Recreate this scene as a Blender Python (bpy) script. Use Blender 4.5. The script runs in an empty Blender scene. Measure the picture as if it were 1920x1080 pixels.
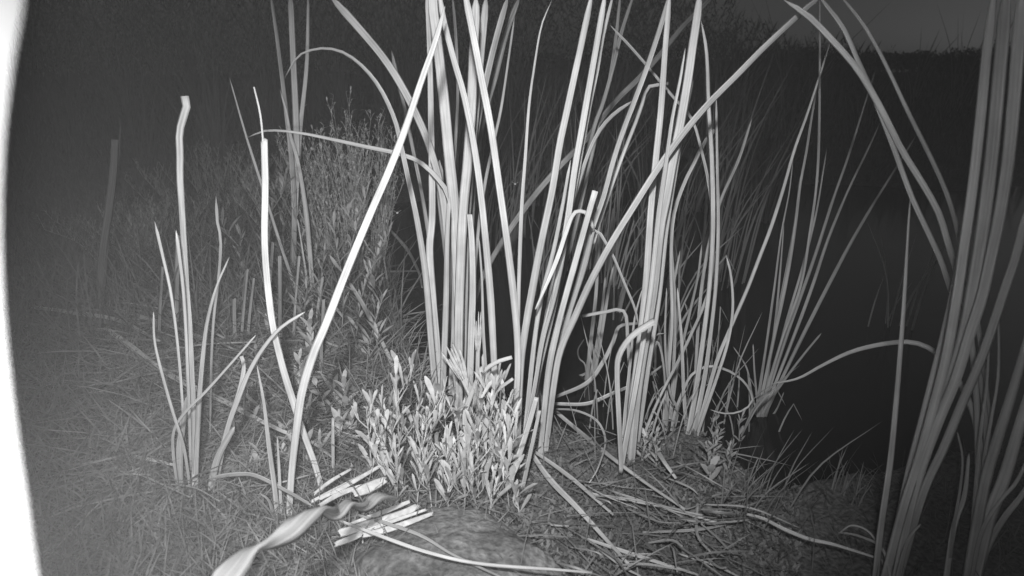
import bpy, math, random
import numpy as np
from mathutils import Vector, Matrix, noise
random.seed(7); RS = np.random.RandomState(7)
R = math.radians
SC = bpy.context.scene
COL = SC.collection

# ------------------------------------------------------------------ camera
CAM_H = 0.65; PITCH = R(19.4); FPX = 1251.0
cam_d = bpy.data.cameras.new('night_camera'); cam = bpy.data.objects.new('night_camera', cam_d); COL.objects.link(cam)
cam.location = (0, 0, CAM_H); cam.rotation_euler = (R(90) - PITCH, 0, 0)
cam_d.sensor_width = 36; cam_d.lens = FPX / 1920 * 36; cam_d.clip_start = 0.01; cam_d.clip_end = 300
cam_d.dof.use_dof = True; cam_d.dof.focus_distance = 1.3; cam_d.dof.aperture_fstop = 6.5
SC.camera = cam

# ------------------------------------------------------------------ world: first grey of dawn, seen by a monochrome sensor
w = bpy.data.worlds.new('World'); SC.world = w; w.use_nodes = True
nt = w.node_tree; nt.nodes.clear()
sky = nt.nodes.new('ShaderNodeTexSky'); sky.sky_type = 'NISHITA'; sky.sun_disc = False
sky.sun_elevation = R(1.0); sky.sun_rotation = R(40)
bw = nt.nodes.new('ShaderNodeRGBToBW'); bg = nt.nodes.new('ShaderNodeBackground'); wo = nt.nodes.new('ShaderNodeOutputWorld')
nt.links.new(sky.outputs[0], bw.inputs[0]); nt.links.new(bw.outputs[0], bg.inputs['Color']); bg.inputs['Strength'].default_value = 0.022
nt.links.new(bg.outputs[0], wo.inputs[0])
sd = bpy.data.lights.new('dawn_sun', 'SUN'); sd.energy = 0.004; sd.angle = R(20); so = bpy.data.objects.new('dawn_sun', sd)
so.rotation_euler = (R(80), 0, R(-40)); COL.objects.link(so)

# ------------------------------------------------------------------ the camera's infrared lamp, and two side lamps added for the veil
def ray(px, py):
    u = (px - 960) / FPX; v = (540 - py) / FPX
    return Vector((u, math.cos(PITCH) + v * math.sin(PITCH), -math.sin(PITCH) + v * math.cos(PITCH)))
def lamp(name, loc, aim_px, size, blend, power, rad):
    l = bpy.data.lights.new(name, 'SPOT'); l.energy = power; l.spot_size = R(size); l.spot_blend = blend; l.shadow_soft_size = rad
    o = bpy.data.objects.new(name, l); COL.objects.link(o); o.location = loc
    tgt = cam.location + ray(*aim_px) * 1.25
    o.rotation_euler = (tgt - Vector(loc)).to_track_quat('-Z', 'Y').to_euler(); return o
lamp('infrared_lamp', (-0.02, -0.08, CAM_H + 0.30), (860, 530), 70, 1.0, 112, 0.03)
lamp('veil_lamp', (-0.033, 0.020, CAM_H - 0.030), (-80, 780), 120, 1.0, 27, 0.006)  # added beside the lens to light the grey veil at left
lamp('veil_lamp', (0.034, 0.020, CAM_H - 0.008), (2150, 450), 108, 1.0, 4.5, 0.006)  # added weaker lamp for the fainter veil at right

SC.view_settings.view_transform = 'Standard'; SC.view_settings.look = 'None'; SC.view_settings.exposure = 0; SC.view_settings.gamma = 1
SC.render.engine = 'CYCLES'
SC.cycles.use_denoising = True; SC.cycles.max_bounces = 6; SC.cycles.volume_bounces = 0; SC.cycles.diffuse_bounces = 3

# ------------------------------------------------------------------ terrain function
WATER = -0.035
def gp(px, py, z=0.0):
    d = ray(px, py); t = (z - CAM_H) / d.z; return Vector((d.x * t, d.y * t, z))
shore_px = [(690, 330), (705, 400), (708, 470), (728, 540), (752, 620), (782, 700), (835, 752), (930, 775), (1040, 790), (1110, 835), (1200, 838), (1290, 800),
            (1350, 830), (1395, 880), (1450, 915), (1520, 905), (1600, 890), (1700, 875), (1800, 850), (1960, 830)]
land = [(-40, -6), (-40, 14), (-0.95, 14)] + [(-0.9, 5.0)] + [tuple(gp(*p).xy) for p in shore_px] + [(3, .72), (40, -6)]
LP = np.array(land, float)
def sdist(X, Y):
    """signed distance to the bank outline, positive on land"""
    best = np.full(X.shape, 1e9); inside = np.zeros(X.shape, bool); n = len(LP)
    for i in range(n):
        x1, y1 = LP[i]; x2, y2 = LP[(i + 1) % n]
        dx, dy = x2 - x1, y2 - y1; t = np.clip(((X - x1) * dx + (Y - y1) * dy) / (dx * dx + dy * dy), 0, 1)
        best = np.minimum(best, np.hypot(X - x1 - t * dx, Y - y1 - t * dy))
        c = ((y1 > Y) != (y2 > Y)) & (X < (x2 - x1) * (Y - y1) / ((y2 - y1) if abs(y2 - y1) > 1e-9 else 1e-9) + x1); inside ^= c
    return np.where(inside, best, -best)
def wob(X, Y):
    return (np.sin(X * 9.1 + 1.3) * np.cos(Y * 7.7) + .6 * np.sin(X * 23 + Y * 17) + .4 * np.sin(X * 41 - Y * 37 + 2)) * .5
def height(X, Y):
    X = np.asarray(X, float); Y = np.asarray(Y, float); s = sdist(X, Y)
    z = np.clip(s * 1.2, -0.16, 0.0) + np.clip(s, 0, .3) * 0.03 + wob(X, Y) * .008
    # far bank: rises behind the pond
    fb = Y - (3.3 + .15 * np.sin(X * 1.7) + .1 * np.sin(X * 4.1 + 1) + np.clip(X - 1.2, 0, 3) * .25)
    zf = np.clip(fb * .45, -.2, 1) - .06
    zf = np.where(fb > 0, -.06 + .44 * (1 - np.exp(-np.clip(fb, 0, 99) / 1.7)) + .025 * np.sin(X * 2.3 + 1) * np.clip(fb, 0, 1) + np.clip(fb - 2, 0, 2) * (.012 * np.sin(X * 3.7) + .012 * np.sin(X * 8.3 + 2) + .008 * np.clip(X - 3, -3, 4)) + .008 * wob(X, Y), zf)
    zf = zf - .75 * np.clip((Y - 11) / 20, 0, 1) ** .7
    return np.maximum(z, zf)
def H(x, y): return float(height(np.array([x]), np.array([y]))[0])
def ground(px, py):
    """where the line of sight through that point meets bank or water"""
    d = ray(px, py); z = 0.0
    for _ in range(12):
        t = (z - CAM_H) / d.z; z = max(H(d.x * t, d.y * t), WATER - .005)
    return Vector((d.x * t, d.y * t, z))
def at(px, py, Y):
    d = ray(px, py); return Vector((0, 0, CAM_H)) + d * (Y / d.y)

# ------------------------------------------------------------------ materials (monochrome sensor: everything is a grey)
def mat(name, a, b, scale, rough=.6, bump=.0, stretch=None, uv=False, rnd=.0, spec=.3, trans=0, detail=5, blot=0):
    m = bpy.data.materials.new(name); m.use_nodes = True; n = m.node_tree; p = n.nodes['Principled BSDF']
    tc = n.nodes.new('ShaderNodeTexCoord'); mp = n.nodes.new('ShaderNodeMapping'); mp.inputs['Scale'].default_value = stretch or (1, 1, 1)
    n.links.new(tc.outputs['UV' if uv else 'Object'], mp.inputs[0])
    no = n.nodes.new('ShaderNodeTexNoise'); no.inputs['Scale'].default_value = scale; no.inputs['Detail'].default_value = detail
    n.links.new(mp.outputs[0], no.inputs[0])
    cr = n.nodes.new('ShaderNodeValToRGB'); cr.color_ramp.elements[0].position = .32; cr.color_ramp.elements[1].position = .68
    cr.color_ramp.elements[0].color = (a, a, a, 1); cr.color_ramp.elements[1].color = (b, b, b, 1)
    n.links.new(no.outputs[0], cr.inputs[0]); out = cr.outputs[0]
    if blot:
        n2 = n.nodes.new('ShaderNodeTexNoise'); n2.inputs['Scale'].default_value = blot; n2.inputs['Detail'].default_value = 3
        n.links.new(tc.outputs['Object'], n2.inputs[0])
        r2 = n.nodes.new('ShaderNodeMapRange'); r2.inputs[1].default_value = .35; r2.inputs[2].default_value = .65; r2.inputs[3].default_value = .82 if uv else .55; r2.inputs[4].default_value = 1.1
        n.links.new(n2.outputs[0], r2.inputs[0])
        vm = n.nodes.new('ShaderNodeVectorMath'); vm.operation = 'SCALE'; n.links.new(out, vm.inputs[0]); n.links.new(r2.outputs[0], vm.inputs['Scale']); out = vm.outputs[0]
    if rnd:
        oi = n.nodes.new('ShaderNodeObjectInfo'); r3 = n.nodes.new('ShaderNodeMapRange'); r3.inputs[3].default_value = 1 - rnd; r3.inputs[4].default_value = 1 + rnd
        n.links.new(oi.outputs['Random'], r3.inputs[0]); vm = n.nodes.new('ShaderNodeVectorMath'); vm.operation = 'SCALE'
        n.links.new(out, vm.inputs[0]); n.links.new(r3.outputs[0], vm.inputs['Scale']); out = vm.outputs[0]
    n.links.new(out, p.inputs['Base Color']); p.inputs['Roughness'].default_value = rough; p.inputs['Specular IOR Level'].default_value = spec
    if bump:
        b_ = n.nodes.new('ShaderNodeBump'); b_.inputs['Strength'].default_value = bump; b_.inputs['Distance'].default_value = .004
        n.links.new(no.outputs[0], b_.inputs['Height']); n.links.new(b_.outputs[0], p.inputs['Normal'])
    return m
M = {}
M['blade'] = mat('green_blade', .25, .47, 1, .5, .4, (300, 5, 1), True, .12, .35, blot=14)
M['pale'] = mat('dead_or_hotspot_blade', .31, .52, 1, .6, .4, (380, 8, 1), True, .08, .3, blot=16)  # dead leaves; on central shoots its paleness paints the lamp's hot spot
M['dry'] = mat('dry_or_dimmed_blade', .18, .38, 1, .65, .4, (420, 10, 1), True, .15, .25, blot=12)  # dry leaves; also a darker tone painting weaker light on some leaves
M['dim'] = mat('dimmed_blade', .14, .24, 1, .7, 0, (500, 6, 1), True, .25, .2)  # darker blade copy: dim light of the background put into the colour
M['dark'] = mat('shade_toned_reed', .06, .13, 1, .7, 0, (500, 6, 1), True, .25, .2)  # darkest blade copy: lack of lamp light painted as a near-black tone
M['weed'] = mat('weed_leaf', .26, .42, 60, .55, .15, rnd=.22)
M['weeddim'] = mat('dim_weed_leaf', .20, .32, 60, .6, .1, rnd=.15)
M['shrub'] = mat('shrub_twig', .38, .56, 40, .7, .1, rnd=.1)
M['grass'] = mat('grass_blade', .10, .16, 25, .6, .0, blot=4)
M['straw'] = mat('straw_litter', .11, .23, 30, .65, .0, blot=5)
M['dirt'] = mat('bank_soil', .05, .17, 150, .95, 1.0, detail=10, blot=3)
M['rock'] = mat('rock_face', .10, .24, 110, .95, 1.0, detail=14, blot=13)
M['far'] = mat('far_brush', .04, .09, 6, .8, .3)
M['pulp'] = mat('torn_reed', .34, .52, 90, .6, .5, (1, 1, 1))
M['plastic'] = mat('white_plastic', .075, .085, 30, .4, .02)
mw = bpy.data.materials.new('pond_water'); mw.use_nodes = True; p = mw.node_tree.nodes['Principled BSDF']
p.inputs['Base Color'].default_value = (.012, .012, .012, 1); p.inputs['Roughness'].default_value = .12; p.inputs['IOR'].default_value = 1.33
_n = mw.node_tree.nodes.new('ShaderNodeTexNoise'); _n.inputs['Scale'].default_value = 9; _b = mw.node_tree.nodes.new('ShaderNodeBump')
_b.inputs['Strength'].default_value = .12; _b.inputs['Distance'].default_value = .02
mw.node_tree.links.new(_n.outputs[0], _b.inputs['Height']); mw.node_tree.links.new(_b.outputs[0], p.inputs['Normal'])

# ------------------------------------------------------------------ object helpers
def tag(o, label=None, cat=None, group=None, kind=None):
    if label: o['label'] = label
    if cat: o['category'] = cat
    if group: o['group'] = group
    if kind: o['kind'] = kind
    return o
def empty(name, loc, label, cat, group=None):
    o = bpy.data.objects.new(name, None); COL.objects.link(o); o.location = loc; o.empty_display_size = .05
    return tag(o, label, cat, group)
def link(name, V, F, m, parent=None, loc=None, uv=None, smooth=True):
    loc = Vector(loc) if loc is not None else (parent.location.copy() if parent else Vector((0, 0, 0)))
    V = np.asarray(V, float).reshape(-1, 3) - np.array(loc)
    me = bpy.data.meshes.new(name); me.from_pydata(V.tolist(), [], F); me.materials.append(m)
    if uv is not None:
        ul = me.uv_layers.new(name='UVMap'); idx = np.empty(len(me.loops), int); me.loops.foreach_get('vertex_index', idx)
        ul.data.foreach_set('uv', np.asarray(uv, float)[idx].ravel())
    if smooth: me.polygons.foreach_set('use_smooth', [True] * len(me.polygons))
    me.update(); o = bpy.data.objects.new(name, me); COL.objects.link(o)
    if parent: o.parent = parent
    else: o.location = loc
    return o
def spline(P, n):
    P = [np.array(p, float) for p in P]
    if len(P) == 2: P = [P[0], (P[0] + P[1]) / 2, P[1]]
    Q = [2 * P[0] - P[1]] + P + [2 * P[-1] - P[-2]]
    L = [0]
    for i in range(len(P) - 1): L.append(L[-1] + np.linalg.norm(P[i + 1] - P[i]) + 1e-9)
    out = []
    for k in range(n + 1):
        s = L[-1] * k / n; i = 0
        while i < len(P) - 2 and L[i + 1] < s: i += 1
        t = (s - L[i]) / (L[i + 1] - L[i]); a, b, c, d = Q[i:i + 4]
        out.append(.5 * ((2 * b) + (c - a) * t + (2 * a - 5 * b + 4 * c - d) * t * t + (-a + 3 * b - 3 * c + d) * t ** 3))
    return np.array(out)
SECT = [(-1, 0), (-.6, .09), (0, .04), (.6, .09), (1, 0), (.45, -.16), (-.45, -.16)]
def ribbon(P, W, face, twist=0, t0=0, thick=1.0, ragged=0):
    """a blade: lens-shaped section swept along P (n,3) with half widths W, turned about its length"""
    P = np.asarray(P); n = len(P); V = []; UV = []; s = 0; k = len(SECT)
    for i in range(n):
        T = P[min(i + 1, n - 1)] - P[max(i - 1, 0)]; T /= np.linalg.norm(T) + 1e-9
        f = np.array(face) if not callable(face) else face(P[i])
        a = np.cross(T, f); a /= np.linalg.norm(a) + 1e-9; b = np.cross(a, T)
        th = (t0[i] if hasattr(t0, '__len__') else t0) + twist * i / (n - 1); a2 = a * math.cos(th) + b * math.sin(th); b2 = -a * math.sin(th) + b * math.cos(th)
        if i: s += np.linalg.norm(P[i] - P[i - 1])
        for u, v in SECT:
            off = T * (random.uniform(-1, 1) * ragged) if (ragged and i in (0, n - 1)) else 0
            V.append(P[i] + a2 * u * W[i] + b2 * v * W[i] * thick + off); UV.append((u * W[i] , s))
    F = []
    for i in range(n - 1):
        for j in range(k):
            F.append((i * k + j, i * k + (j + 1) % k, (i + 1) * k + (j + 1) % k, (i + 1) * k + j))
    F.append(tuple(range(k))[::-1]); F.append(tuple((n - 1) * k + j for j in range(k)))
    return V, F, UV
CAMP = np.array((0, 0, CAM_H))
def facing(p): d = CAMP - p; return d / np.linalg.norm(d)
def widthprof(n, tip, mid, base, cut):
    s = np.linspace(0, 1, n)   # 0 = base ... 1 = tip
    w = np.where(s < .35, base + (mid - base) * (s / .35), mid + (tip - mid) * ((s - .35) / .65) ** 1.7)
    if not cut: w = w * np.clip((1 - s) / .03, .12, 1)
    return w
def blade(name, pts, wd, Yb, dY=0.0, m='blade', parent=None, twist=None, cut=False, n=None, bury=True, sag=1.0, yaw=None, thick=1.0, loc=None, ragged=0):
    """pts: outline centre traced tip -> base; Yb: distance of the base; dY: how much farther the tip stands"""
    pts = [np.array(p, float) for p in pts][::-1]
    L = [0]
    for i in range(len(pts) - 1): L.append(L[-1] + np.linalg.norm(pts[i + 1] - pts[i]))
    P3 = [at(p[0], p[1], Yb + dY * (l / L[-1]) ** sag) for p, l in zip(pts, L)]
    if bury: P3.insert(0, P3[0] + (P3[0] - P3[1]).normalized() * .01 + Vector((0, 0, -.012)))
    n = n or (44 if L[-1] > 600 else 26)
    P = spline(P3, n)
    if isinstance(wd, (int, float)): wd = (wd * .3, wd, wd * .95)
    W = widthprof(n + 1, *wd, cut)
    ty = yaw if yaw is not None else random.uniform(-.45, .45); tw = twist if twist is not None else random.uniform(-.5, .5)
    W = W * .5 / FPX * P[:, 1] * 1.06 / max(.5, math.cos(abs(ty)))
    # small natural waver
    ph = random.uniform(0, 6); 
    V, F, UV = ribbon(P, W, facing, tw, ty, thick, ragged)
    return link(name, V, F, M[m], parent, uv=UV, loc=(None if parent else (loc if loc is not None else P3[0])))

def plant(base_px, name, label, cat, leaves, group=None, Y=None, m='blade', z=None):
    """a clump: Empty at its foot + one mesh per leaf"""
    g = ground(*base_px) if Y is None else at(base_px[0], base_px[1], Y)
    e = empty(name, g, label, cat, group)
    for L in leaves:
        kw = dict(L[2]) if len(L) > 2 else {}
        mm = kw.pop('m', m); nm = kw.pop('nm', 'leaf'); Yb = g.y + kw.pop('y', 0) 
        blade(nm, L[0], L[1], Yb, kw.pop('d', random.uniform(-.06, .12)), mm, e, **kw)
    return e

ORD = 'first second third fourth fifth sixth seventh eighth ninth tenth eleventh twelfth thirteenth fourteenth fifteenth sixteenth seventeenth eighteenth nineteenth twentieth'.split()
_o = ORD[:9]
for _t in ('twent', 'thirt', 'fort', 'fift'): ORD += ([_t + 'ieth'] if _t != 'twent' else []) + [_t + 'y-' + o for o in _o]
def ordinal(objs, what):
    """tell look-alikes apart by their order across the view"""
    for i, o in enumerate(sorted(objs, key=lambda q: q.location.x / max(q.location.y, .1))):
        o['label'] = ('leftmost' if i == 0 else 'rightmost' if i == len(objs) - 1 else ORD[i] + ' from the left') + ' of ' + what

# ================================================================== SETTING
def grid(name, xs, ys, zf, m):
    X, Y = np.meshgrid(xs, ys); Z = zf(X, Y); V = np.stack([X, Y, Z], -1).reshape(-1, 3); nx, ny = len(xs), len(ys)
    F = [(j * nx + i, j * nx + i + 1, (j + 1) * nx + i + 1, (j + 1) * nx + i) for j in range(ny - 1) for i in range(nx - 1)]
    return link(name, V, F, m)
xs = np.concatenate([np.linspace(-40, -3, 20), np.linspace(-2.8, 2.8, 281), np.linspace(3, 40, 20)])
ys = np.concatenate([np.linspace(-6, .1, 8), np.linspace(.2, 3.2, 190), np.linspace(3.25, 8, 70), np.linspace(8.5, 60, 30)])
def gz(X, Y):
    z = height(X, Y); r = np.zeros_like(z)
    for (fx, fy, a) in ((57, 49, .003), (97, -83, .002), (-131, 120, .0015)): r += a * np.sin(X * fx + 3 * np.sin(Y * 11)) * np.cos(Y * fy + 2 * np.sin(X * 13))
    return z + r
tag(grid('ground', xs, ys, gz, M['dirt']), kind='structure')
wt = link('water', [(-30, .3, WATER), (30, .3, WATER), (30, 30, WATER), (-30, 30, WATER)], [(0, 1, 2, 3)], mw); tag(wt, kind='structure')
# added volume: the lamps light it into a veil standing in for housing glare
bx = [(-42, -8, -1.6), (42, -8, -1.6), (42, 62, -1.6), (-42, 62, -1.6), (-42, -8, 5), (42, -8, 5), (42, 62, 5), (-42, 62, 5)]
mh = bpy.data.materials.new('glare_haze'); mh.use_nodes = True; mh.node_tree.nodes.clear()
pv = mh.node_tree.nodes.new('ShaderNodeVolumePrincipled'); mo = mh.node_tree.nodes.new('ShaderNodeOutputMaterial')
pv.inputs['Color'].default_value = (.9, .9, .9, 1); pv.inputs['Density'].default_value = .019
mh.node_tree.links.new(pv.outputs[0], mo.inputs['Volume'])
hz = link('glare_haze', bx, [(0, 3, 2, 1), (4, 5, 6, 7), (0, 1, 5, 4), (1, 2, 6, 5), (2, 3, 7, 6), (3, 0, 4, 7)], mh, smooth=False); tag(hz, kind='stuff', label='thin grey volume added round the scene for the glare veil', cat='glare_haze')

# ================================================================== MAIN CATTAILS, traced leaf by leaf
CAT = 'cattail'
plant((822, 772), 'cattail_plant', 'bright upright cattail shoot left of centre, its foot behind the leafy weeds', CAT, [  # pale leaves here carry the lamp's hot spot in their colour
    ([(828, -40), (812, 0), (822, 90), (833, 190), (843, 300), (853, 400), (859, 540), (862, 640), (858, 770)], (16, 20, 18), {'y': .03, 'd': .02, 'm': 'pale'}),
    ([(798, -20), (801, 0), (806, 100), (809, 250), (811, 400), (806, 470), (812, 560), (820, 660), (823, 770)], (8, 15, 16), {'y': .05, 'd': .1, 'm': 'pale'}),
    ([(532, 150), (555, 110), (580, 95), (615, 91), (650, 102), (685, 130), (715, 170), (740, 225), (752, 275), (765, 335), (782, 415), (798, 520), (808, 640), (819, 768)], (3, 12, 13), {'d': .1, 'twist': .9}),
    ([(618, -8), (670, 50), (720, 110), (755, 165), (785, 225), (805, 275), (825, 345), (836, 420), (840, 500), (836, 620), (830, 770)], (14, 14, 13), {'y': .04, 'd': .12}),
    ([(842, 370), (838, 450), (836, 560), (832, 680), (828, 770)], (8, 13, 12), {'y': -.02, 'd': -.03}),
    ([(462, 259), (500, 245), (560, 249), (625, 262), (680, 274), (750, 289), (790, 306), (825, 340), (842, 372), (850, 430), (852, 520), (850, 640), (842, 770)], (3, 10, 11), {'y': .05, 'd': .06, 'twist': .2, 'yaw': 0}),
    ([(734, 95), (745, 145), (760, 210), (772, 270), (792, 370), (808, 480), (822, 640), (826, 770)], (6, 7, 8), {'y': .16, 'd': .3, 'm': 'dry'}),
])
plant((862, 785), 'cattail_plant', 'brightest cattail shoot of the middle with a square-cut leaf in front', CAT, [
    ([(893, -10), (888, 100), (883, 210), (877, 300), (868, 400), (862, 540), (860, 660), (860, 782)], (16, 18, 18), {'d': .05, 'm': 'pale'}),
    ([(912, -10), (902, 100), (893, 200), (882, 320), (873, 450), (870, 600), (866, 780)], (13, 14, 14), {'y': .05, 'd': .12}),
    ([(954, -10), (930, 75), (910, 160), (894, 240), (883, 310), (873, 400), (868, 520), (868, 700), (868, 782)], (12, 15, 13), {'y': .07, 'd': .15}),
    ([(976, -10), (950, 60), (930, 140), (910, 210), (893, 290), (885, 400), (880, 600), (876, 780)], (9, 10, 10), {'y': .12, 'd': .25, 'm': 'dry'}),
    ([(880, 402), (884, 450), (886, 540), (883, 640), (878, 780)], (12, 15, 15), {'y': -.02, 'd': .0, 'cut': True, 'm': 'pale'}),
    ([(848, -10), (855, 75), (858, 175), (852, 300), (846, 420), (850, 600), (862, 780)], (5, 7, 8), {'y': .15, 'd': .3, 'm': 'dry'}),
    ([(965, 30), (955, 100), (940, 200), (927, 260), (910, 340), (897, 430), (884, 600), (872, 782)], (3, 6, 7), {'y': .1, 'd': .25}),
    ([(824, 300), (828, 380), (842, 500), (852, 600), (857, 780)], (14, 16, 14), {'y': .14, 'd': .05, 'm': 'dry'}),
])
plant((928, 868), 'cattail_plant', 'cattail shoot with two long leaves leaning left across the centre', CAT, [
    ([(822, -30), (830, 30), (850, 110), (870, 180), (888, 270), (903, 380), (918, 540), (924, 640), (928, 740), (928, 865)], (9, 14, 11), {'d': .06}),
    ([(868, -30), (876, 10), (887, 65), (901, 140), (920, 240), (936, 350), (950, 450), (961, 540), (970, 640), (968, 740), (950, 865)], (12, 14, 12), {'y': .01, 'd': .05}),
    ([(897, 440), (903, 520), (906, 620), (912, 720), (920, 865)], (4, 8, 9), {'y': .05, 'd': .06}),
    ([(960, 670), (930, 680), (902, 702), (882, 745), (872, 782), (880, 830), (905, 866)], (7, 11, 9), {'y': -.03, 'd': -.02, 'cut': True, 'm': 'pale'}),
    ([(962, 710), (930, 735), (912, 770), (905, 820), (915, 866)], (6, 9, 8), {'y': -.05, 'd': -.02, 'cut': True}),
])
plant((985, 860), 'cattail_plant', 'tall cattail shoot right of centre leaning right, its leaves running out of the top', CAT, [
    ([(1035, 0), (1015, 50), (1002, 125), (992, 200), (985, 300), (978, 400), (973, 540), (971, 640), (967, 760), (965, 860)], (2, 8, 9), {'y': .02, 'd': .1}),
    ([(1112, -20), (1095, 60), (1080, 130), (1065, 200), (1050, 270), (1035, 360), (1016, 450), (999, 540), (985, 620), (976, 700), (970, 860)], (9, 14, 13), {'d': .05}),
    ([(1136, -20), (1120, 75), (1105, 160), (1091, 240), (1077, 320), (1066, 400), (1053, 480), (1040, 560), (1022, 640), (1005, 720), (985, 860)], (10, 13, 12), {'y': .03, 'd': .08}),
    ([(1152, -20), (1130, 70), (1120, 130), (1107, 190), (1094, 260), (1080, 340), (1063, 430), (1040, 540), (1012, 660), (990, 860)], (6, 9, 10), {'y': .05, 'd': .14}),
    ([(1192, -20), (1167, 55), (1150, 125), (1132, 190), (1115, 235), (1098, 300), (1080, 380), (1050, 500), (1020, 640), (994, 860)], (6, 9, 9), {'y': .15, 'd': .3, 'm': 'dry'}),
    ([(1164, -20), (1157, 50), (1145, 140), (1125, 215), (1105, 310), (1082, 410), (1050, 540), (1015, 700), (988, 860)], (5, 8, 8), {'y': .2, 'd': .3, 'm': 'dry'}),
    ([(1070, 300), (1056, 380), (1038, 470), (1015, 560), (1000, 660), (980, 860)], (5, 10, 10), {'y': .01, 'd': .04}),
    ([(1058, 480), (1040, 560), (1018, 640), (1000, 740), (976, 860)], (5, 9, 10), {'y': -.01, 'd': .02}),
])
plant((1015, 840), 'cattail_plant', 'cattail clump right of centre with a snapped white leaf end and a folded pale leaf', CAT, [
    ([(1262, -30), (1253, 0), (1235, 60), (1215, 120), (1193, 180), (1170, 240), (1150, 300), (1131, 370), (1110, 430), (1094, 490), (1075, 560), (1050, 640), (1034, 720), (1020, 838)], (9, 10, 11), {'d': .08}),
    ([(1253, 157), (1230, 160), (1213, 166), (1204, 195), (1190, 235), (1170, 285), (1148, 345), (1126, 410), (1105, 480), (1075, 570), (1044, 680), (1025, 838)], (6, 8, 8), {'y': .04, 'd': .12, 'cut': True}),
    ([(1116, 358), (1104, 400), (1090, 450), (1076, 500), (1062, 550), (1044, 620), (1028, 700), (1014, 838)], (11, 13, 12), {'y': -.03, 'd': -.03, 'cut': True, 'm': 'pale', 'yaw': 0, 'twist': .1}),
    ([(1113, 430), (1101, 402), (1085, 396), (1073, 405), (1060, 440), (1045, 485), (1022, 540), (1004, 580)], (7, 9, 3), {'y': -.05, 'd': .04, 'm': 'pale', 'bury': False, 'cut': True}),
    ([(1197, 612), (1190, 578), (1170, 530), (1150, 482), (1132, 450), (1115, 432), (1098, 500), (1066, 600), (1040, 720), (1022, 838)], (6, 7, 6), {'y': .02, 'd': -.02}),
    ([(1560, -20), (1530, 0), (1480, 45), (1430, 92), (1380, 143), (1330, 193), (1280, 252), (1230, 322), (1185, 393), (1145, 458), (1107, 530), (1078, 595), (1052, 655), (1040, 715), (1024, 838)], (10, 14, 12), {'y': -.02, 'd': -.05}),
    ([(1190, 187), (1150, 215), (1123, 247), (1104, 287), (1089, 330), (1070, 395), (1050, 470), (1030, 560), (1010, 700), (1006, 838)], (7, 8, 8), {'y': .06, 'd': .12}),
    ([(1060, 590), (1048, 650), (1036, 720), (1028, 838)], (6, 9, 11), {'y': .01}),
    ([(1012, 770), (990, 870), (967, 975)], (8, 10, 10), {'y': -.14, 'd': .02, 'cut': True}),
])
plant((952, 916), 'reed_stub', 'short broken cattail stub with a blunt split top beside the leafy weeds', 'reed stub', [
    ([(1006, 745), (990, 800), (970, 862), (950, 918)], (10, 13, 13), {'d': .03, 'cut': True, 'nm': 'stalk'})])
plant((905, 600), 'cattail_plant', 'dim long cattail leaf crossing behind the centre from lower left to upper right', CAT, [
    ([(1345, -15), (1325, 5), (1280, 50), (1240, 100), (1200, 145), (1150, 195), (1100, 260), (1050, 312), (1000, 370), (950, 440), (905, 520), (880, 600)], (8, 11, 9), {'d': .3})])
plant((1178, 868), 'cattail_plant', 'thick upright cattail shoot of broad leaves standing right of the dark gap', CAT, [
    ([(1312, -20), (1309, 20), (1300, 80), (1290, 150), (1276, 230), (1262, 300), (1250, 370), (1238, 430), (1226, 540), (1210, 640), (1196, 740), (1184, 866)], (12, 17, 16), {'y': .0, 'd': .04}),
    ([(1257, -20), (1247, 100), (1240, 200), (1230, 300), (1220, 400), (1211, 540), (1200, 640), (1187, 740), (1172, 866)], (9, 14, 14), {'y': .02, 'd': .06}),
    ([(1285, 90), (1275, 150), (1260, 225), (1248, 310), (1235, 400), (1220, 540), (1196, 700), (1166, 866)], (4, 11, 12), {'y': -.02, 'd': .02}),
    ([(1300, 150), (1283, 230), (1268, 320), (1250, 430), (1236, 560), (1214, 700), (1190, 866)], (3, 9, 12), {'y': .03, 'd': .04}),
    ([(1142, 45), (1180, 85), (1215, 125), (1265, 185), (1297, 222), (1315, 280), (1330, 350), (1338, 440), (1330, 540), (1290, 640), (1230, 760), (1190, 866)], (5, 6, 6), {'y': .1, 'd': .2, 'm': 'dry'}),
    ([(1227, 602), (1200, 618), (1178, 637), (1160, 668), (1157, 705), (1160, 780), (1164, 866)], (15, 11, 9), {'y': -.05, 'd': -.02, 'cut': True, 'yaw': .2}),
    ([(1092, 593), (1130, 586), (1170, 584), (1177, 640), (1180, 705), (1180, 866)], (6, 7, 6), {'y': .08, 'd': .06, 'cut': True, 'm': 'dry'}),
    ([(1205, 540), (1190, 600), (1182, 680), (1172, 780), (1168, 866)], (4, 8, 10), {'y': .06}),
])
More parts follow.
